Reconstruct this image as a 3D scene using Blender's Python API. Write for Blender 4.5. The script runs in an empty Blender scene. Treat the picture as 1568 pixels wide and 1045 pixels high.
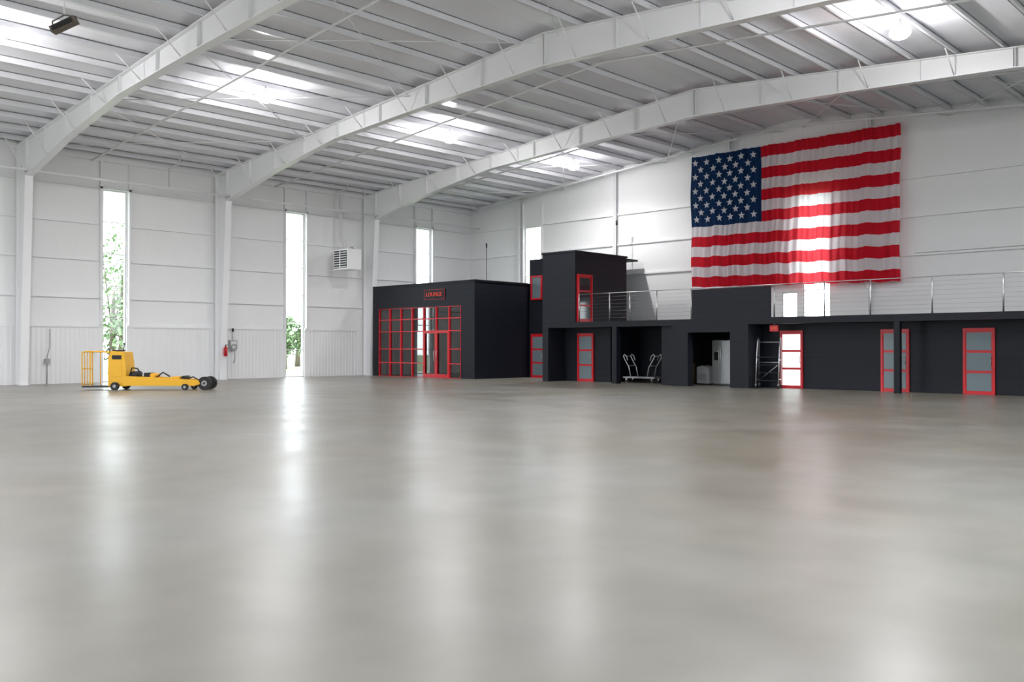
import bpy, math, random
from mathutils import Vector, Matrix
random.seed(7)
sc=bpy.context.scene
try:
    sc.view_settings.view_transform='Standard'
except Exception as e: print(e)

# ---------------- materials ----------------
def nt(name):
    m=bpy.data.materials.new(name); m.use_nodes=True
    n=m.node_tree; p=n.nodes['Principled BSDF']; return m,n,p
def mat(name,col,rough=.5,metal=0,emis=None,es=0,noise=0,nscale=5,bump=0,bscale=20,spec=.5):
    m,n,p=nt(name)
    p.inputs['Base Color'].default_value=(*col,1); p.inputs['Roughness'].default_value=rough
    p.inputs['Metallic'].default_value=metal; p.inputs['Specular IOR Level'].default_value=spec
    if emis: p.inputs['Emission Color'].default_value=(*emis,1); p.inputs['Emission Strength'].default_value=es
    if noise or bump:
        tc=n.nodes.new('ShaderNodeTexCoord')
    if noise:
        t=n.nodes.new('ShaderNodeTexNoise'); t.inputs['Scale'].default_value=nscale; t.inputs['Detail'].default_value=4
        n.links.new(tc.outputs['Object'],t.inputs['Vector'])
        mx=n.nodes.new('ShaderNodeMix'); mx.data_type='RGBA'
        mx.inputs[6].default_value=tuple(c*(1-noise) for c in col)+(1,)
        mx.inputs[7].default_value=tuple(min(1,c*(1+noise)) for c in col)+(1,)
        n.links.new(t.outputs['Fac'],mx.inputs[0]); n.links.new(mx.outputs[2],p.inputs['Base Color'])
    if bump:
        t=n.nodes.new('ShaderNodeTexNoise'); t.inputs['Scale'].default_value=bscale
        n.links.new(tc.outputs['Object'],t.inputs['Vector'])
        b=n.nodes.new('ShaderNodeBump'); b.inputs['Strength'].default_value=bump; b.inputs['Distance'].default_value=.05
        n.links.new(t.outputs['Fac'],b.inputs['Height']); n.links.new(b.outputs['Normal'],p.inputs['Normal'])
    return m
def siding(name,col,axis,period,rough=.45,spec=.3):
    m,n,p=nt(name); p.inputs['Base Color'].default_value=(*col,1); p.inputs['Roughness'].default_value=rough; p.inputs['Specular IOR Level'].default_value=spec
    tc=n.nodes.new('ShaderNodeTexCoord'); s=n.nodes.new('ShaderNodeSeparateXYZ'); n.links.new(tc.outputs['Object'],s.inputs[0])
    a=n.nodes.new('ShaderNodeMath'); a.operation='DIVIDE'; a.inputs[1].default_value=period
    n.links.new(s.outputs[axis],a.inputs[0])
    f=n.nodes.new('ShaderNodeMath'); f.operation='FRACT'; n.links.new(a.outputs[0],f.inputs[0])
    g=n.nodes.new('ShaderNodeMath'); g.operation='LESS_THAN'; g.inputs[1].default_value=.12; n.links.new(f.outputs[0],g.inputs[0])
    mx=n.nodes.new('ShaderNodeMix'); mx.data_type='RGBA'; mx.inputs[6].default_value=(*col,1); mx.inputs[7].default_value=tuple(c*.6 for c in col)+(1,)
    n.links.new(g.outputs[0],mx.inputs[0]); n.links.new(mx.outputs[2],p.inputs['Base Color'])
    return m
M_white=mat('white_paint_steel',(.84,.84,.86),.35)
M_roof=mat('roof_insulation_vinyl',(.84,.84,.89),.29,bump=.4,bscale=1.3)
M_purlin=mat('purlin_paint',(.84,.84,.88),.29)
M_wall=mat('wall_insulation_vinyl',(.84,.84,.85),.55,noise=.03,nscale=.6,bump=.3,bscale=1.2)
M_liner=mat('liner_panel_white',(.83,.83,.84),.45)
M_dark=siding('dark_metal_siding',(.0075,.0095,.0165),2,.30,.5)
M_darkp=mat('dark_plain_trim',(.007,.008,.014),.5,spec=.3)
M_red=mat('red_frame_paint',(.60,.008,.018),.35)
M_redem=mat('red_sign_letters',(.60,.05,.03),.4,emis=(1,.08,.03),es=.12)
M_frost=mat('frosted_glass_panel',(.14,.185,.21),.29)
M_tint=mat('tinted_glass_panel',(.02,.03,.035),.08)
M_frostglow=mat('frosted_glass_glow',(.8,.85,.85),.3,emis=(.95,1,1),es=1.3)  # emission stands in for a lit room behind; no light source there
M_chrome=mat('brushed_steel',(.6,.6,.62),.29,1)
M_conduit=mat('conduit_galvanised',(.64,.64,.65),.45)
M_cable=mat('cable_steel',(.25,.25,.27),.4,.8)
M_steel=mat('stainless',(.55,.56,.57),.35,.6)
M_black=mat('black_rubber',(.012,.012,.013),.6)
M_yel=mat('yellow_paint',(.84,.45,.02),.4,noise=.06,nscale=4)
M_brown=mat('brown_cardboard',(.12,.06,.03),.7)
M_grey=mat('grey_plastic',(.35,.35,.36),.5)
M_lamp=mat('lamp_lens',(1,1,1),.4,emis=(1,.99,.97),es=60)
M_alu=mat('window_aluminium',(.72,.73,.73),.35)
def glass(name,tint,fac):
    m,n,p=nt(name); out=n.nodes['Material Output']
    tr=n.nodes.new('ShaderNodeBsdfTransparent'); tr.inputs[0].default_value=(*tint,1)
    gl=n.nodes.new('ShaderNodeBsdfGlossy'); gl.inputs['Roughness'].default_value=.02
    mx=n.nodes.new('ShaderNodeMixShader')
    lw=n.nodes.new('ShaderNodeLayerWeight'); lw.inputs[0].default_value=.5
    pw=n.nodes.new('ShaderNodeMath'); pw.operation='POWER'; pw.inputs[1].default_value=4.5
    n.links.new(lw.outputs['Facing'],pw.inputs[0])
    ad=n.nodes.new('ShaderNodeMath'); ad.operation='ADD'; ad.inputs[1].default_value=fac+.04; ad.use_clamp=True
    n.links.new(pw.outputs[0],ad.inputs[0]); n.links.new(ad.outputs[0],mx.inputs[0])
    n.links.new(tr.outputs[0],mx.inputs[1]); n.links.new(gl.outputs[0],mx.inputs[2]); n.links.new(mx.outputs[0],out.inputs[0])
    return m
M_glass=glass('window_glass',(.98,.99,.99),0)
M_dglass=glass('lounge_glass',(.55,.62,.66),.10)
def cloth(name,col,tl):
    m,n,p=nt(name); out=n.nodes['Material Output']
    d=n.nodes.new('ShaderNodeBsdfDiffuse'); t=n.nodes.new('ShaderNodeBsdfTranslucent'); mx=n.nodes.new('ShaderNodeMixShader')
    d.inputs[0].default_value=(*col,1); t.inputs[0].default_value=(*[min(1,c*1.1+.06) for c in col],1); mx.inputs[0].default_value=tl
    n.links.new(d.outputs[0],mx.inputs[1]); n.links.new(t.outputs[0],mx.inputs[2]); n.links.new(mx.outputs[0],out.inputs[0]); return m
M_fred=cloth('flag_red',(.64,.010,.028),.45); M_fwhite=cloth('flag_white',(.76,.74,.77),.45); M_fblue=cloth('flag_blue',(.010,.035,.10),.2)

# floor
M_floor,n,p=nt('polished_concrete')
tc=n.nodes.new('ShaderNodeTexCoord')
def noise(sc_,det=4,dist=0):
    t=n.nodes.new('ShaderNodeTexNoise'); t.inputs['Scale'].default_value=sc_; t.inputs['Detail'].default_value=det; t.inputs['Distortion'].default_value=dist
    n.links.new(tc.outputs['Object'],t.inputs['Vector']); return t
n1=noise(.22,4,.4); n3=noise(1.3,6,0)
cr=n.nodes.new('ShaderNodeValToRGB'); cr.color_ramp.elements[0].position=.33; cr.color_ramp.elements[1].position=.67
cr.color_ramp.elements[0].color=(.212,.192,.145,1); cr.color_ramp.elements[1].color=(.262,.255,.232,1)
n.links.new(n1.outputs['Fac'],cr.inputs[0])
cr2=n.nodes.new('ShaderNodeValToRGB'); cr2.color_ramp.elements[0].position=.3; cr2.color_ramp.elements[1].position=.7
cr2.color_ramp.elements[0].color=(.80,.80,.78,1); cr2.color_ramp.elements[1].color=(1.0,1.0,1.0,1)
n.links.new(n3.outputs['Fac'],cr2.inputs[0])
m1=n.nodes.new('ShaderNodeMix'); m1.data_type='RGBA'; m1.blend_type='MULTIPLY'; m1.inputs[0].default_value=1
n.links.new(cr.outputs[0],m1.inputs[6]); n.links.new(cr2.outputs[0],m1.inputs[7]); n.links.new(m1.outputs[2],p.inputs['Base Color'])
n2=noise(.6,5,.3)
mr=n.nodes.new('ShaderNodeMapRange'); mr.inputs[1].default_value=.3; mr.inputs[2].default_value=.7; mr.inputs[3].default_value=.282; mr.inputs[4].default_value=.36
n.links.new(n2.outputs['Fac'],mr.inputs[0]); n.links.new(mr.outputs[0],p.inputs['Roughness'])
p.inputs['Specular IOR Level'].default_value=.8

# ---------------- mesh builder ----------------
class B:
    def __init__(s): s.v=[];s.f=[];s.mi=[];s.sm=[];s.mats=[]
    def m(s,mt):
        if mt not in s.mats: s.mats.append(mt)
        return s.mats.index(mt)
    def add(s,vs,fs,mt,sm=False,M=None):
        o=len(s.v); s.v+= [tuple(M@Vector(q)) if M else tuple(q) for q in vs]; k=s.m(mt)
        for f in fs: s.f.append([i+o for i in f]); s.mi.append(k); s.sm.append(sm)
    def box(s,x0,x1,y0,y1,z0,z1,mt,M=None):
        x0,x1=sorted((x0,x1));y0,y1=sorted((y0,y1));z0,z1=sorted((z0,z1))
        vs=[(x,y,z) for z in(z0,z1) for y in(y0,y1) for x in(x0,x1)]
        s.add(vs,[(0,2,3,1),(4,5,7,6),(0,1,5,4),(2,6,7,3),(0,4,6,2),(1,3,7,5)],mt,False,M)
    def prism(s,poly,axis,t0,t1,mt):
        def P(q,t): return (q[0],t,q[1]) if axis=='y' else ((t,q[0],q[1]) if axis=='x' else (q[0],q[1],t))
        k=len(poly); vs=[P(q,t0) for q in poly]+[P(q,t1) for q in poly]
        fs=[tuple(range(k))[::-1],tuple(range(k,2*k))]+[(i,(i+1)%k,k+(i+1)%k,k+i) for i in range(k)]
        s.add(vs,fs,mt)
    def tube(s,path,r,mt,seg=8,closed=False,rs=None):
        path=[Vector(q) for q in path]; k=len(path); vs=[];nprev=None
        for i,q in enumerate(path):
            if closed: t=(path[(i+1)%k]-path[i-1])
            else: t=path[min(i+1,k-1)]-path[max(i-1,0)]
            t.normalize()
            if nprev is None:
                a=Vector((0,0,1)) if abs(t.z)<.9 else Vector((1,0,0)); nn=t.cross(a).normalized()
            else: nn=(nprev-t*nprev.dot(t)).normalized()
            nprev=nn; bb=t.cross(nn); rr=rs[i] if rs else r
            for j in range(seg):
                a=2*math.pi*j/seg; vs.append(q+nn*math.cos(a)*rr+bb*math.sin(a)*rr)
        fs=[]
        for i in range(k if closed else k-1):
            for j in range(seg):
                a=i*seg+j;b_=i*seg+(j+1)%seg;c=((i+1)%k)*seg+(j+1)%seg;d=((i+1)%k)*seg+j
                fs.append((a,d,c,b_))
        s.add(vs,fs,mt,True)
        if not closed:
            o=len(s.v)-k*seg; kk=s.m(mt)
            s.f.append([o+j for j in range(seg)]); s.mi.append(kk); s.sm.append(False)
            s.f.append([o+(k-1)*seg+j for j in range(seg)][::-1]); s.mi.append(kk); s.sm.append(False)
    def cyl(s,p0,p1,r,mt,seg=16,r1=None): s.tube([p0,p1],r,mt,seg,rs=[r,r if r1 is None else r1])
    def torus(s,c,R,r,axis,mt,seg=24):
        c=Vector(c); pts=[]
        for i in range(seg):
            a=2*math.pi*i/seg; u,w=math.cos(a)*R,math.sin(a)*R
            pts.append(c+(Vector((u,0,w)) if axis=='y' else Vector((0,u,w)) if axis=='x' else Vector((u,w,0))))
        s.tube(pts,r,mt,8,True)
    def make(s,name,loc=(0,0,0),rz=0,bevel=0,parent=None):
        me=bpy.data.meshes.new(name); me.from_pydata(s.v,[],s.f)
        for q in s.mats: me.materials.append(q)
        for i,pl in enumerate(me.polygons): pl.material_index=s.mi[i]; pl.use_smooth=s.sm[i]
        me.update()
        import bmesh
        bm=bmesh.new(); bm.from_mesh(me); bmesh.ops.recalc_face_normals(bm,faces=bm.faces); bm.to_mesh(me); bm.free()
        o=bpy.data.objects.new(name,me); sc.collection.objects.link(o); o.location=loc; o.rotation_euler[2]=rz
        if bevel:
            bv=o.modifiers.new('bevel','BEVEL'); bv.width=bevel; bv.segments=2; bv.limit_method='ANGLE'; bv.angle_limit=math.radians(50)
        if parent: o.parent=parent
        return o

W=44.0; L=54.0; RX=22.0
def roofz(x): return 10.45+ (x if x<=RX else W-x)/12.0   # roof sheet inner face

# ---------------- floor / ground ----------------
b=B(); b.box(-.25,W+.25,-L-.25,.25,-.2,0,M_floor); b.make('floor')
M_grass=mat('grass',(.12,.18,.07),.9,noise=.3,nscale=2)
b=B(); b.box(-120,160,-170,90,-.5,-.22,M_grass); b.make('ground')
M_apron=mat('apron_concrete',(.5,.49,.46),.8,noise=.08,nscale=1)
b=B(); b.box(-6,W+8,-L-30,-L-.26,-.22,-.05,M_apron); b.box(W+.26,W+25,-L-.26,-20,-.22,-.05,M_apron); b.box(-5,-.26,-L-.26,.0,-.22,-.05,M_apron); b.make('apron_pavement')

# ---------------- walls ----------------
GZ=[2.55,3.85,5.55,7.2,8.85]
winL=[(-23.0,-21.9),(-13.45,-12.3),(-4.5,-3.3),(-32.3,-31.1),(-41.4,-40.2)]
WT=8.8
def side_wall(x0,x1,wins,light_openings=()):
    b=B(); ys=sorted([(a,c,WT) for a,c in wins]+list(light_openings)); cur=-L
    top=10.45
    for a,c,h in ys:
        b.box(x0,x1,cur,a,0,top,M_wall); b.box(x0,x1,a,c,h,top,M_wall); cur=c
    b.box(x0,x1,cur,0,0,top,M_wall); return b
side_wall(-.25,0,winL).make('wall_left')
side_wall(W,W+.25,winL[:3],[(-52.8,-45.4,6.5),(-35.0,-27.1,7.0)]).make('wall_right')  # unseen open doorways, added to let daylight onto the left wall
def gable(y0,y1,holes):
    b=B()
    cur=-.25
    hs=sorted(holes)
    def piece(a,c,z0):
        pts=[a]+([RX] if a<RX<c else [])+[c]
        poly=[(a,z0),(c,z0)]+[(q,roofz(q)) for q in reversed(pts)]
        b.prism(poly,'y',y0,y1,M_wall)
    for a,c,z0,z1 in hs:
        piece(cur,a,0)
        if z0>0: b.box(a,c,y0,y1,0,z0,M_wall)
        piece(a,c,z1); cur=c
    piece(cur,W+.25,0)
    return b
gable(0,.25,[(4.8,6.15,0,WT),(21.45,22.25,2.75,4.2),(22.5,23.85,2.75,WT)]).make('wall_back')
gable(-L-.25,-L,[(4,14,0,6)]).make('wall_front')  # unseen opening, added and sized for the daylight it lets in

b=B()
def spans(wins,a,c):
    out=[];cur=a
    for p0,p1 in sorted(wins):
        if p1>c: continue
        if p0>cur: out.append((cur,p0)); 
        cur=p1
    out.append((cur,c)); return out
for a,c in spans(winL,-L,0):
    for z in GZ[1:]:
        b.box(0,.09,a+.2,c-.2,z-.045,z+.045,M_white)
b.box(0,.12,-L,0,10.05,10.35,M_white)
b.make('trim_1')
b=B()
for a,c in spans(winL,-L,-8.7):
    b.box(0,.04,a,c,.0,2.5,M_liner)
    y=a+.08
    while y<c-.1:
        b.box(.04,.065,y,y+.05,.0,2.5,M_liner); y+=.2
    b.box(0,.09,a,c,2.5,2.6,M_white)
b.make('trim_2')
b=B()
for a,c in spans([(4.8,6.15),(22.5,23.85)],0,W):
    for z in GZ[1:]:
        if z<4: continue
        b.box(a+.15,c-.15,-.09,0,z-.045,z+.045,M_white)
b.box(27.6,W,-.14,0,5.62,6.2,M_liner)
b.make('trim_3')

def ipost(b,x,y,z0,z1,w,d,mt):
    b.box(x-w/2,x+w/2,y-d,y-d+.02,z0,z1,mt); b.box(x-w/2,x+w/2,y-.02,y,z0,z1,mt); b.box(x-.01,x+.01,y-d,y,z0,z1,mt)
for x in (4.45,11.7,18.7,25.7,32.7,39.5):
    z0=0 if x<12 else 2.76
    if 9<x<13: z0=6.27
    b=B(); ipost(b,0,0,0,roofz(x)-.1-z0,.22,.14,M_white)
    b.make('wall_post',(x,-.10,z0))

def window(i,axis,c0,c1,z0,z1,pos,rows=6):
    b=B(); t=.06
    def bx(a,c,za,zb,d0,d1,mt):
        if axis=='x': b.box(pos+d0,pos+d1,a,c,za,zb,mt)
        else: b.box(a,c,pos+d0,pos+d1,za,zb,mt)
    bx(c0,c0+t,z0,z1,-.08,.08,M_alu); bx(c1-t,c1,z0,z1,-.08,.08,M_alu)
    bx(c0+t,c1-t,z0,z0+t,-.08,.08,M_alu); bx(c0+t,c1-t,z1-t,z1,-.08,.08,M_alu)
    for k in range(1,rows):
        z=z0+(z1-z0)*k/rows; bx(c0+t,c1-t,z-.02,z+.02,-.04,.04,M_alu)
    a,c,za,zb=c0+t,c1-t,z0+t,z1-t
    if axis=='x': vs=[(pos,a,za),(pos,c,za),(pos,c,zb),(pos,a,zb)]
    else: vs=[(a,pos,za),(c,pos,za),(c,pos,zb),(a,pos,zb)]
    b.add(vs,[(0,1,2,3)],M_glass)
    b.make('window_%d'%i)
i=1
for a,c in winL: window(i,'x',a,c,0,WT,-.12); i+=1
for a,c in winL[:3]: window(i,'x',a,c,0,WT,W+.12); i+=1
window(i,'y',4.8,6.15,0,WT,.12); i+=1
window(i,'y',22.5,23.85,2.75,WT,.12,4); i+=1
window(i,'y',21.45,22.25,2.75,4.2,.12,1); i+=1
b=B()
for a,c in winL:
    for y in (a-.1,c+.1):
        b.box(.0,.16,y-.05,y+.05,2.6,10.05,M_white)
    b.box(0,.16,a-.16,c+.16,WT+.0,WT+.1,M_white)
b.make('trim_4')
b=B()
for y in (4.72,6.23): b.box(y-.05,y+.05,-.1,0,0,10.2,M_white)
b.make('trim_5')

# ---------------- roof ----------------
b=B()
b.prism([(-.25,10.43),(RX,roofz(RX)),(RX,roofz(RX)+.15),(-.25,10.6)],'y',-L-.25,.25,M_roof)
b.prism([(W+.25,10.43),(RX,roofz(RX)),(RX,roofz(RX)+.15),(W+.25,10.6)],'y',-L-.25,.25,M_roof)
b.make('ceiling')
b=B()
xs=[.75+1.42*k for k in range(15)]
pur=xs+[W-x for x in xs]
for x in pur:
    z=roofz(x); b.box(x-.01,x+.01,-L,0,z-.24,z+.01,M_purlin); b.box(x-.01,x+.09,-L,0,z-.24,z-.22,M_purlin); b.box(x-.09,x+.01,-L,0,z-.02,z+.0,M_purlin)
b.make('roof_purlins')
frames=[-8.3,-17.4,-26.5,-35.65,-44.8]
def frame(y):
    b=B(); 
    top=lambda x: roofz(x)-.26
    for sgn in (0,1):
        X=(lambda x:x) if not sgn else (lambda x:W-x)
        bot=[(1.15,8.8),(5.5,9.7),(10.3,10.42),(16.0,10.72),(22,10.95)]
        b.prism([(X(.16),0),(X(.62),0),(X(1.15),8.8),(X(1.15),top(1.15)),(X(.16),top(.16))],'y',y-.012,y+.012,M_white)
        b.box(X(.13),X(.17),y-.16,y+.16,0,top(.16),M_white)
        b.prism([(X(.62),0),(X(.66),0),(X(1.19),8.8),(X(1.15),8.8)],'y',y-.16,y+.16,M_white)
        b.box(X(.1),X(.75),y-.2,y+.2,0,.025,M_white)
        b.prism([(X(q[0]),q[1]) for q in bot]+[(X(q),top(q)) for q in (22,1.15)],'y',y-.012,y+.012,M_white)
        for q0,q1 in zip(bot,bot[1:]):
            b.prism([(X(q0[0]),q0[1]),(X(q1[0]),q1[1]),(X(q1[0]),q1[1]-.035),(X(q0[0]),q0[1]-.035)],'y',y-.16,y+.16,M_white)
        b.prism([(X(.16),top(.16)),(X(22),top(22)),(X(22),top(22)-.03),(X(.16),top(.16)-.03)],'y',y-.16,y+.16,M_white)
        def bz(x):
            for q0,q1 in zip(bot,bot[1:]):
                if q0[0]<=x<=q1[0]: return q0[1]+(q1[1]-q0[1])*(x-q0[0])/(q1[0]-q0[0])
        for x in (1.17,3.3,5.5,7.9,10.3,10.36,13.2,16,19,21.96):
            b.box(X(x-.012),X(x+.012),y-.14,y+.14,bz(max(x,1.15))-.02,top(x),M_white)
        for k in range(0,15,2):
            x=max(xs[k],1.2); 
            for s_ in (-1,1):
                b.cyl((X(x),y+s_*.12,bz(x)),(X(x),y+s_*1.0,roofz(x)-.2),.022,M_white,6)
    return b
for y in frames: frame(y).make('steel_portal_frame')

b=B()
for y0,y1 in ((-17.4,-26.5),(-8.3,0)):
    for x0,x1 in ((.75,7.85),(7.85,14.95),(14.95,21.5),(22.5,29.0),(29.0,36.1)):
        for p0,p1 in (((x0,y0),(x1,y1)),((x0,y1),(x1,y0))):
            b.cyl((p0[0],p0[1],roofz(p0[0])-.42),(p1[0],p1[1],roofz(p1[0])-.42),.018,M_white,6)
b.make('roof_brace_rods')
b=B()
for y in (-6.2,-14.3,-23.6,-32.7,-41.5):
    b.cyl((.3,y,roofz(.3)-.5),(RX,y,roofz(RX)-.5),.04,M_white,8); b.cyl((W-.3,y,roofz(.3)-.5),(RX,y,roofz(RX)-.5),.04,M_white,8)
b.cyl((1.3,-L,9.0),(1.3,-.4,9.0),.055,M_white,8)
b.cyl((2,-1.1,roofz(2)-.5),(RX,-1.1,roofz(RX)-.5),.05,M_white,8); b.cyl((W-2,-1.1,roofz(2)-.5),(RX,-1.1,roofz(RX)-.5),.05,M_white,8)
for y in (-11.2,-20.5,-29): b.tube([(1.3,y,9.0),(1.3,y,9.9),(2.4,y,10.0),(2.4,y,10.35)],.035,M_conduit)
b.make('ceiling_conduits')

# ---------------- lamps ----------------
for y in (-4.3,-12.8,-22.0,-31.1,-40.2,-49.4):
    for x in (12.2,31.8):
        if y==-4.3 and x>20: continue  # rearmost lamp is added, hidden behind the frame, to brighten the back wall
        z=roofz(x)-.50
        b=B()
        b.tube([(0,0,.14),(0,0,.12),(0,0,.05),(0,0,-.01)],.2,M_alu,24,rs=[.06,.14,.2,.22])
        b.cyl((0,0,.14),(0,0,.30),.02,M_alu,8)
        b.tube([(0,0,-.01),(0,0,-.08),(0,0,-.18),(0,0,-.27),(0,0,-.32)],.19,M_lamp,24,rs=[.22,.29,.29,.20,.06])
        o=b.make('high_bay_lamp',(x,y,z))
        ld=bpy.data.lights.new('lamp_light','SPOT'); ld.energy=980; ld.shadow_soft_size=.1; ld.spot_size=math.radians(168); ld.spot_blend=.7; ld.color=(1,.99,.985)
        lo=bpy.data.objects.new('lamp_light',ld); sc.collection.objects.link(lo); lo.parent=o; lo.location=(0,0,-.43)
        ld=bpy.data.lights.new('lamp_spill','POINT'); ld.energy=210; ld.shadow_soft_size=.1; ld.color=(1,.99,.985)
        lo=bpy.data.objects.new('lamp_spill',ld); sc.collection.objects.link(lo); lo.parent=o; lo.location=(0,0,-.60)

# ---------------- doors ----------------
def door(i,x0,x1,y,z0,z1,glow=False,rot=None):
    b=B(); w=x1-x0; h=z1-z0; fr=.08
    b.box(-w/2,-w/2+fr,-.08,0,0,h,M_red); b.box(w/2-fr,w/2,-.08,0,0,h,M_red); b.box(-w/2+fr,w/2-fr,-.08,0,h-fr,h,M_red)
    b.box(-w/2+fr,w/2-fr,-.05,0,0,h-fr,M_red)
    g=M_frostglow if glow else M_frost
    hh=(h-fr-.10)/3
    for k in range(3):
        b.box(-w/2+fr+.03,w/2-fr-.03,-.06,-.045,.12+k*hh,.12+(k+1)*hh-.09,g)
    b.tube([(w/2-fr-.03,-.05,1.0),(w/2-fr-.03,-.11,1.0),(w/2-fr-.03,-.11,1.25),(w/2-fr-.03,-.05,1.25)],.012,M_chrome)
    return b.make('door_%d'%i,((x0+x1)/2,y,z0),rot or 0)
door(1,9.42,10.35,-4.41,0,2.3)
door(2,14.6,15.55,-6.81,0,2.25)
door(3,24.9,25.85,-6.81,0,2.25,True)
door(4,28.85,29.85,-6.81,0,2.25)
door(5,31.65,32.65,-6.81,0,2.25)

# ---------------- lounge ----------------
b=B(); yf=-8.4
b.box(.95,1.5,yf,yf+.15,0,4.9,M_dark); b.box(8.2,9.2,yf,yf+.15,0,4.9,M_dark); b.box(1.5,8.2,yf,yf+.15,3.72,4.9,M_dark)
b.box(9.05,9.2,yf+.15,-4.4,0,4.9,M_dark); b.box(.95,1.1,yf+.15,-.2,0,4.9,M_dark)
b.box(1.1,9.05,-1.8,-1.65,0,4.9,M_dark); b.box(1.1,9.05,yf+.15,-1.8,4.0,4.1,M_darkp)
b.box(.93,9.24,yf-.03,-1.65,4.9,5.0,M_darkp)
b.box(9.2,9.23,yf-.03,yf+.08,0,4.9,M_darkp)
b.make('lounge_building')
b=B()
y=yf+.06
vx=[1.5,2.45,3.4,4.35,5.3,6.3,7.3,8.2]; hz=[0,.75,1.5,2.45,3.1,3.72]
for x in vx:
    t=.028; b.box(max(x-t,1.5),min(x+t,8.2),y-.08,y+.04,0,3.72,M_red)
for z in hz:
    for a,c in zip(vx,vx[1:]):
        if 5.2<a<7 and z in(.75,1.5): continue
        b.box(a+.028,c-.028,y-.07,y+.03,max(z-.024,0),min(z+.024,3.72),M_red)
for a,c in ((5.34,6.27),(6.33,7.26)):
    b.box(a,a+.06,y-.085,y-.03,.02,2.42,M_red); b.box(c-.06,c,y-.085,y-.03,.02,2.42,M_red)
    b.box(a+.06,c-.06,y-.085,y-.03,.02,.2,M_red); b.box(a+.06,c-.06,y-.085,y-.03,2.33,2.42,M_red)
b.tube([(6.2,y-.09,.9),(6.2,y-.15,.9),(6.2,y-.15,1.4),(6.2,y-.09,1.4)],.018,M_chrome)
b.tube([(6.4,y-.09,.9),(6.4,y-.15,.9),(6.4,y-.15,1.4),(6.4,y-.09,1.4)],.018,M_chrome)
b.add([(1.52,y,.02),(8.18,y,.02),(8.18,y,3.7),(1.52,y,3.7)],[(0,1,2,3)],M_dglass)
b.make('lounge_glass_storefront')
b=B()
b.box(-.80,.80,-.03,0,-.26,.26,M_darkp)
for a in ((-.80,.80,.245,.26),(-.80,.80,-.26,-.245),(-.80,-.785,-.245,.245),(.785,.80,-.245,.245)): b.box(a[0],a[1],-.04,-.03,a[2],a[3],M_red)
so=b.make('lounge_sign',(6.2,yf-.01,4.36))
cu=bpy.data.curves.new('letters','FONT'); cu.body='LOUNGE'; cu.size=.31; cu.align_x='CENTER'; cu.align_y='CENTER'; cu.extrude=.012
to=bpy.data.objects.new('letters',cu); sc.collection.objects.link(to); to.data.materials.append(M_redem); to.rotation_euler=(math.pi/2,0,0); to.location=(0,-.05,0); to.parent=so

# ---------------- tower + mezzanine ----------------
b=B()
b.box(9.25,13.4,-4.4,-4.25,0,6.15,M_dark); b.box(9.25,9.4,-4.25,-.3,5.05,6.15,M_dark); b.box(9.25,13.4,-4.4,-.4,6.15,6.25,M_darkp)
b.box(13.4,15.4,-8.0,-4.1,2.5,5.95,M_dark); b.box(13.36,15.44,-8.04,-4.06,5.95,6.03,M_darkp)
b.make('stair_tower')
b=B()
b.box(13.4,16.5,-6.8,-.4,0,2.5,M_dark)
b.box(13.4,13.75,-8.0,-6.8,0,2.5,M_dark)
b.box(17.5,17.75,-8.0,-7.7,0,2.5,M_darkp)
b.box(16.5,24.1,-4.5,-4.35,0,2.5,M_dark)
b.box(19.85,19.95,-7.6,-4.5,0,2.5,M_dark)
b.box(20.6,21.4,-8.0,-7.6,0,2.5,M_dark); b.box(19.95,20.6,-7.75,-7.6,0,2.5,M_dark)
b.box(21.4,23.35,-8.0,-7.85,2.2,2.5,M_dark)
b.box(23.35,24.15,-8.0,-6.8,0,2.5,M_dark)
b.box(24.15,43.9,-6.8,-6.65,0,2.5,M_dark)
b.box(15.4,43.9,-8.0,-.3,2.5,2.75,M_darkp)
b.box(21.6,25.1,-8.0,-7.93,2.75,3.95,M_dark)
b.box(29.75,29.95,-8.0,-7.8,0,2.5,M_darkp)
b.make('mezzanine_structure')
b=B()
b.box(9.42,10.2,-4.5,-4.4,4.1,4.18,M_red);b.box(9.42,10.2,-4.5,-4.4,5.29,5.37,M_red);b.box(9.42,9.5,-4.5,-4.4,4.18,5.29,M_red);b.box(10.12,10.2,-4.5,-4.4,4.18,5.29,M_red)
b.box(9.5,10.12,-4.45,-4.41,4.18,5.29,M_frost)
b.make('window_20')
b=B()
b.box(15.4,15.5,-7.9,-7.82,2.76,4.95,M_red);b.box(15.4,15.5,-6.93,-6.85,2.76,4.95,M_red);b.box(15.4,15.5,-7.82,-6.93,4.87,4.95,M_red)
b.box(15.4,15.46,-7.82,-6.93,2.76,4.87,M_red)
for k in range(3): b.box(15.45,15.475,-7.74,-7.0,2.90+k*.66,2.90+k*.66+.58,M_tint)
b.make('door_6')
b=B()
yr=-7.9
px=[15.55,17.3,18.4,19.8,21.5,25.2,27.2,28.9,31.0,33.2,35.3,37.5,39.7,41.9,43.8]
for x in px: b.cyl((x,yr,2.75),(x,yr,4.0),.025,M_chrome,10)
for a,c in ((15.55,21.5),(25.2,43.8)):
    b.cyl((a,yr,4.0),(c,yr,4.0),.018,M_chrome,8)
    for k in range(1,8): b.cyl((a,yr,2.75+k*.156),(c,yr,2.75+k*.156),.003,M_cable,5)
b.cyl((21.5,yr,4.0),(25.2,yr,4.0),.02,M_chrome,8)
b.make('mezzanine_railing')
b=B(); b.box(-.17,.17,-.04,.04,-.12,.12,M_red); b.box(-.13,.13,-.05,-.04,-.05,.06,M_redem); b.cyl((0,0,.12),(0,0,.17),.02,M_alu)
b.make('exit_sign',(25.1,-7.7,2.33))

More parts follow.
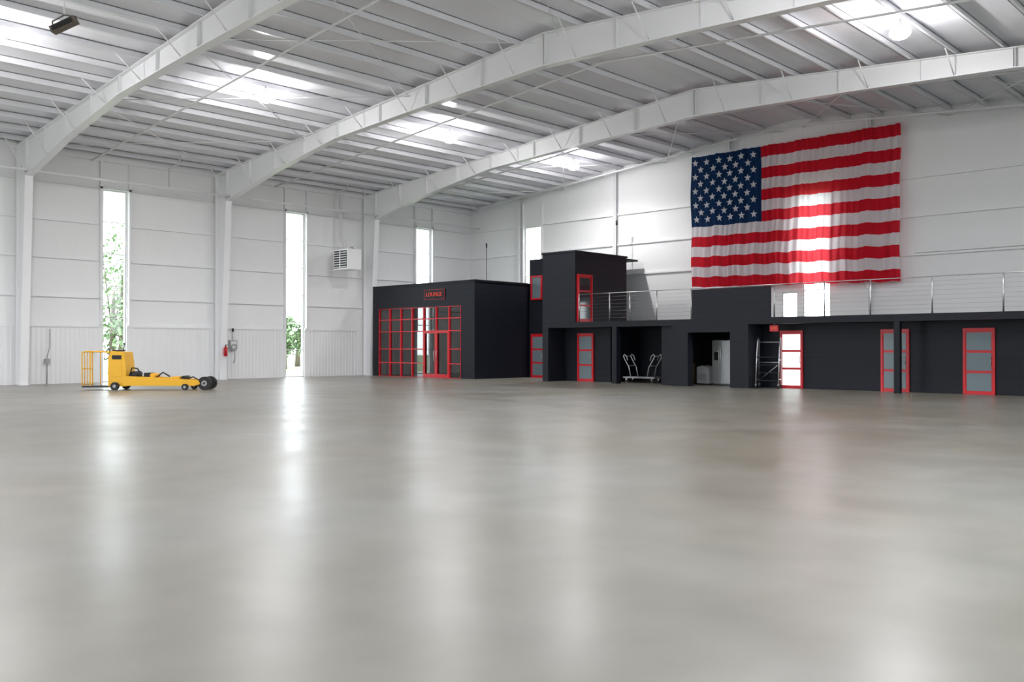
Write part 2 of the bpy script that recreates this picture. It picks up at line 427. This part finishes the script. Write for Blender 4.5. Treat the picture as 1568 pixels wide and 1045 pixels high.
# ---------------- flag ----------------
FX0,FX1=16.8,27.15; ZT,ZB=11.2,4.62
def fy(u,v):
    return -.48-.05*math.sin(u*95+2*math.sin(v*3))*(.35+.65*v)-.03*math.sin(u*23+v*2)-.03*math.sin(v*9+u*3)-.045*math.sin(u*200+v*5+1.5*math.sin(u*31))
def fz(u,v):
    return ZT-(ZT-ZB+.2*u)*v - .04*abs(math.sin(u*math.pi*7))*(1-v) +.03*math.sin(u*60)*v
def fx(u,v): return FX0+(FX1-FX0)*u+.02*math.sin(v*14)
NX,NY=500,13*5
me=bpy.data.meshes.new('american_flag'); vs=[];fs=[];mi=[]
for j in range(NY+1):
    for i2 in range(NX+1): vs.append((fx(i2/NX,j/NY),fy(i2/NX,j/NY),fz(i2/NX,j/NY)))
for j in range(NY):
    for i2 in range(NX):
        a=j*(NX+1)+i2; fs.append((a,a+NX+1,a+NX+2,a+1)); s_=j//5
        mi.append(2 if (i2<NX*.37 and s_<7) else (0 if s_%2==0 else 1))
me.from_pydata(vs,[],fs)
for q in (M_fred,M_fwhite,M_fblue): me.materials.append(q)
for k,pl in enumerate(me.polygons): pl.material_index=mi[k]; pl.use_smooth=True
flag=bpy.data.objects.new('american_flag',me); sc.collection.objects.link(flag)
vs=[];fs=[]
sr=.19
cw,ch=.37,7/13
for r in range(9):
    cnt=6 if r%2==0 else 5
    for c in range(cnt):
        u=cw*((2*c+1+(r%2))/12); v=ch*(r+1)/10
        o=len(vs)
        pts=[(0,0)]
        for k in range(10):
            a=math.pi/2+k*math.pi/5; rr=sr if k%2==0 else sr*.42
            pts.append((rr*math.cos(a),rr*math.sin(a)))
        for dx,dz in pts:
            uu=u+dx/(FX1-FX0); vv=v-dz/(ZT-ZB); vs.append((fx(uu,vv),fy(u,v)-.12,fz(uu,vv)))
        for k in range(10): fs.append((o,o+1+k,o+1+(k+1)%10))
ms=bpy.data.meshes.new('stars'); ms.from_pydata(vs,[],fs); ms.materials.append(M_fwhite)
st=bpy.data.objects.new('stars',ms); sc.collection.objects.link(st); st.parent=flag
b=B(); b.cyl((FX0-.1,-.46,ZT+.02),(FX1+.1,-.46,ZT+.02),.02,M_white,8)
for k in range(8):
    x=FX0+(FX1-FX0)*k/7; b.cyl((x,-.46,ZT+.02),(x,-.46,roofz(x)-.2),.01,M_white,6)
b.make('hanging_rod',parent=flag)

# ---------------- tug ----------------
b=B()
for yy in (-.42,.42):
    b.tube([(-2.4,yy,.15),(-2.42,yy,1.3),(-2.38,yy,1.42),(-2.2,yy,1.45),(-1.4,yy,1.40)],.022,M_yel)
    b.tube([(-2.1,yy,.15),(-2.1,yy,1.44)],.02,M_yel)
for k in range(5):
    yy=-.42+.84*k/4; b.tube([(-2.41,yy,.2),(-2.42,yy,1.4)],.018,M_yel)
for z in (.2,.8,1.42): b.tube([(-2.41,-.42,z),(-2.41,.42,z)],.02,M_yel)
b.box(-2.42,-1.45,-.42,.42,.10,.15,M_black)
b.prism([(-1.45,.14),(-.80,.14),(-.78,.75),(-.86,1.42),(-1.36,1.46),(-1.45,1.2)],'y',-.40,.40,M_yel)
b.box(-1.38,-1.08,-.25,.25,1.45,1.50,M_black)
b.cyl((-1.05,0,1.43),(-1.02,0,1.72),.02,M_black); b.cyl((-1.02,0,1.7),(-1.02,0,1.76),.035,M_black)
b.tube([(-1.4,-.2,1.3),(-1.58,-.2,1.35)],.02,M_black)
pts=[]
for k in range(20):
    a=2*math.pi*k/20; pts.append((-1.58+.06*math.sin(a),-.2+.2*math.cos(a),1.33+.2*math.sin(a)))
b.tube(pts,.018,M_black,8,True)
b.box(-1.3,-.95,-.415,-.40,.5,1.1,M_yel); b.box(-1.3,-.95,-.42,-.415,1.15,1.3,M_black)
for yy in (-.42,.30):
    b.prism([(-.8,.16),(1.75,.16),(1.98,.22),(1.9,.38),(1.0,.42),(.2,.48),(-.8,.52)],'y',yy,yy+.12,M_yel)
b.box(-.8,1.6,-.30,.30,.20,.32,M_yel)
b.cyl((-.55,-.28,.58),(-.55,.28,.58),.12,M_black); b.cyl((.15,-.28,.54),(.15,.28,.54),.09,M_yel)
b.box(-.2,.05,-.2,.2,.32,.64,M_black); b.tube([(-.7,-.3,.52),(-.6,-.3,.83),(-.4,-.3,.80),(-.25,-.3,.58)],.03,M_black)
b.tube([(.3,-.25,.48),(.55,-.28,.66),(.8,-.25,.5)],.03,M_black); b.box(.85,1.15,-.25,.25,.3,.5,M_yel); b.cyl((1.3,-.3,.46),(1.3,.3,.46),.07,M_black)
b.tube([(1.5,-.36,.40),(1.7,-.36,.50),(1.9,-.36,.38)],.025,M_black)
for x,r,w in ((2.12,.25,.15),(-1.15,.15,.12),(1.45,.12,.1)):
    for s_ in (-1,1):
        y0=s_*.30; b.cyl((x,y0-w/2 if x>2 else s_*.50-w/2,r),(x,(y0+w/2) if x>2 else s_*.50+w/2,r),r,M_black,28)
        yc=(y0 if x>2 else s_*.5); b.cyl((x,yc-w/2-.01,r),(x,yc+w/2+.01,r),r*.42,M_grey,20)
b.cyl((2.12,-.4,.25),(2.12,.4,.25),.04,M_black)
b.make('aircraft_tow_tug',(8.5,-24.6,0),math.radians(43.8),bevel=.012)

# ---------------- unit heater ----------------
b=B()
b.box(.0,1.3,0,.9,0,1.1,M_liner)
b.box(.08,1.22,-.02,.0,.08,1.02,M_black)
for k in range(7): b.box(.08,1.22,-.05,-.02,.12+k*.13,.16+k*.13,M_liner)
b.box(.6,.66,-.05,-.02,.08,1.02,M_liner)
b.box(-.62,0,.3,.36,1.0,1.06,M_white); b.box(-.62,0,.3,.36,0,.06,M_white)
b.tube([(.5,.4,1.1),(.5,.4,1.5),(.1,.4,1.8),(.1,.4,4.2)],.085,M_conduit,12)
b.tube([(1.1,.6,1.1),(1.1,.6,1.3),(.3,.9,1.3),(.0,1.4,1.3)],.03,M_conduit,8)
b.make('unit_heater',(.7,-10.9,5.8),bevel=.01)
b=B(); b.cyl((0,0,0),(0,0,.42),.085,M_red,20); b.tube([(0,0,.42),(0,0,.46),(0,0,.5)],.05,M_red,16,rs=[.085,.06,.025]); b.cyl((0,0,.5),(0,0,.56),.025,M_black)
b.box(-.02,.12,-.02,.02,.55,.58,M_black); b.tube([(.0,-.03,.53),(.1,-.08,.45),(.09,-.07,.1)],.014,M_black)
b.box(-.15,-.08,-.04,.04,.1,.4,M_red)
b.make('fire_extinguisher',(.92,-17.4,1.15))
b=B(); b.box(0,.18,-.2,.2,0,.45,M_grey); b.box(.18,.2,-.15,.15,.05,.4,M_alu); b.tube([(.1,0,.45),(.1,0,.9)],.02,M_grey)
b.torus((.24,.0,.1),.14,.03,'x',M_grey); b.tube([(.24,0,0),(.22,.05,-.4),(.15,.02,-.7)],.02,M_grey); b.cyl((.1,0,.88),(.1,0,1.05),.05,M_black)
b.make('electrical_disconnect_box',(.07,-16.6,1.5))
b=B(); b.tube([(0,0,0),(0,0,1.2),(.02,.1,1.6),(.02,.1,2.4)],.02,M_grey); b.box(-.05,.1,-.1,.1,.9,1.1,M_grey)
b.make('wall_outlet_conduit',(.12,-25.4,0))
b=B(); b.cyl((0,0,0),(0,0,2.6),.018,M_black); b.cyl((0,0,2.55),(0,0,2.8),.04,M_black)
b.make('roof_vent_pipe',(3.3,-1.75,5.02))
b=B(); b.cyl((0,0,0),(0,0,1.9),.018,M_black); b.cyl((0,0,1.85),(0,0,2.1),.05,M_black); b.make('antenna_mast',(12.6,-1.2,6.25))

# ---------------- luggage cart ----------------
b=B()
b.box(-.85,.85,-.33,.33,.2,.27,M_grey)
for s_ in (-1,1):
    for yy in (-.28,.28):
        b.tube([(s_*.45,yy,.27),(s_*.55,yy,.7),(s_*.78,yy,1.05),(s_*.86,yy,1.2),(s_*.8,yy,1.28),(s_*.68,yy,1.2),(s_*.62,yy,1.0)],.025,M_steel)
    b.tube([(s_*.86,-.28,1.2),(s_*.86,.28,1.2)],.025,M_steel); b.tube([(s_*.58,-.28,.76),(s_*.58,.28,.76)],.02,M_steel)
    for yy in (-.25,.25):
        b.cyl((s_*.7,yy-.03,.09),(s_*.7,yy+.03,.09),.09,M_black,16); b.box(s_*.7-.03,s_*.7+.03,yy-.04,yy+.04,.12,.2,M_chrome)
b.make('platform_cart',(17.85,-6.2,0))
b=B()
b.box(-.45,.45,-.3,.35,.03,1.9,M_grey)
b.box(-.45,-.07,-.38,-.3,.08,1.88,M_steel); b.box(-.05,.45,-.38,-.3,.08,1.88,M_steel)
b.box(-.36,-.15,-.39,-.38,1.05,1.4,M_black)
for x in (-.1,-.02): b.tube([(x,-.38,.6),(x,-.43,.6),(x,-.43,1.6),(x,-.38,1.6)],.014,M_chrome)
b.box(-.43,.43,-.3,.3,0,.03,M_black)
b.make('refrigerator',(21.95,-5.9,0),bevel=.012)
b=B()
b.prism([(-.3,.06),(.3,.06),(.3,.55),(.22,.75),(-.05,.82),(-.3,.75)],'y',-.28,.28,M_grey); b.box(-.2,.2,-.3,-.28,.2,.5,M_steel); b.box(-.25,.25,-.2,.2,0,.06,M_black)
b.make('ice_maker',(21.1,-6.1,0),bevel=.02)
b=B(); b.box(-.2,.2,-.2,.2,.05,.85,M_brown); b.box(-.22,.22,-.22,.22,.85,.9,M_brown); b.box(-.18,.18,-.18,.18,0,.05,M_black); b.box(-.14,.14,-.21,-.2,.12,.75,mat('brown_panel',(.11,.055,.025),.6))
b.make('wooden_cabinet',(20.35,-6.3,0),bevel=.01)
b=B()
for s_ in (-1,1):
    x=s_*.42
    b.tube([(x,.35,.12),(x,.35,1.8),(x,.28,1.95),(x,.1,1.97),(x,-.02,1.85),(x,-.45,.12)],.022,M_chrome)
    b.tube([(x,.35,.35),(x,-.38,.35)],.02,M_chrome); b.tube([(x,.35,1.1),(x,-.2,1.1)],.018,M_chrome)
for k in range(4):
    z=.3+.3*k; y0=-.45+.43*(z-.12)/1.73
    b.box(-.42,.42,y0-.02,y0+.2,z,z+.03,M_darkp)
b.tube([(-.42,.35,1.0),(.42,.35,1.0)],.018,M_chrome); b.tube([(-.42,.35,1.8),(.42,.35,1.8)],.018,M_chrome); b.tube([(-.42,.35,.3),(.42,.35,1.0)],.014,M_chrome)
for x in (-.42,.42):
    for y in (-.45,.35):
        b.cyl((x-.03,y,.08),(x+.03,y,.08),.08,M_black,16); b.box(x-.035,x+.035,y-.03,y+.03,.1,.16,M_chrome)
b.make('rolling_step_ladder',(24.75,-7.5,0),math.radians(20))
M_bronze=mat('bronze_housing',(.14,.11,.09),.5)
b=B(); b.box(-.34,.34,-.12,.12,-.08,.08,M_bronze,Matrix.Rotation(math.radians(-25),4,'Y')); b.box(-.28,.28,-.14,-.12,-.06,.06,M_black,Matrix.Rotation(math.radians(-25),4,'Y')); b.tube([(-.3,0,-.12),(-.3,0,.1),(0,0,.26),(.3,0,.22),(.3,0,.12)],.02,M_bronze); b.cyl((0,0,.25),(0,0,1.8),.015,M_white)
b.make('ceiling_flood_light',(17.7,-31.1,9.84),math.radians(44))

# ---------------- trees outside ----------------
M_leaf=mat('leaves',(.14,.215,.10),.7,noise=.3,nscale=1); M_bark=mat('bark',(.1,.08,.06),.9)
def tree(x,y,h):
    b=B(); b.tube([(0,0,0),(.1,0,h*.3),(.0,.1,h*.6)],.2,M_bark,8,rs=[.28,.2,.1])
    blobs=[]
    for k in range(9):
        a=random.uniform(0,6.28); r=random.uniform(0,h*.22); z=h*random.uniform(.22,.9)
        c=Vector((r*math.cos(a),r*math.sin(a),z)); blobs.append(c); b.tube([(0,0,h*.3),tuple(c)],.05,M_bark,5,rs=[.08,.02])
    for c in blobs:
        R=h*.17
        for _ in range(110):
            d=Vector((random.gauss(0,1),random.gauss(0,1),random.gauss(0,1))).normalized()*R*random.uniform(.4,1)
            q=c+d; u=Vector((random.gauss(0,1),random.gauss(0,1),random.gauss(0,1))).normalized(); w=u.cross(Vector((.3,.5,.8))).normalized()
            s_=random.uniform(.12,.26)
            b.add([q+u*s_,q+w*s_*.6,q-u*s_,q-w*s_*.6],[(0,1,2,3)],M_leaf)
    b.make('tree',(x,y,-.22))
for x,y,h in ((-20,-14.3,9.5),(-33,-8.2,13),(-27,3,4.5),(-32,8,5),(-24,1.5,4),(-24,-17,8)):
    tree(x,y,h)

# ---------------- world ----------------
w=bpy.data.worlds.new('World'); sc.world=w; w.use_nodes=True
bg=w.node_tree.nodes['Background']; bg.inputs[0].default_value=(.88,.94,1,1); bg.inputs[1].default_value=9.0

# ---------------- camera ----------------
cam=bpy.data.cameras.new('camera'); co=bpy.data.objects.new('camera',cam); sc.collection.objects.link(co)
cam.sensor_width=36; cam.lens=36*1391/1568
co.location=(42,-39.9,1.6)
pitch=math.atan((532-522.5)/1391)
co.rotation_euler=(math.pi/2+pitch,0,math.radians(43.8))
cam.dof.use_dof=True; cam.dof.focus_distance=42; cam.dof.aperture_fstop=1.4
cam.clip_end=500
sc.camera=co
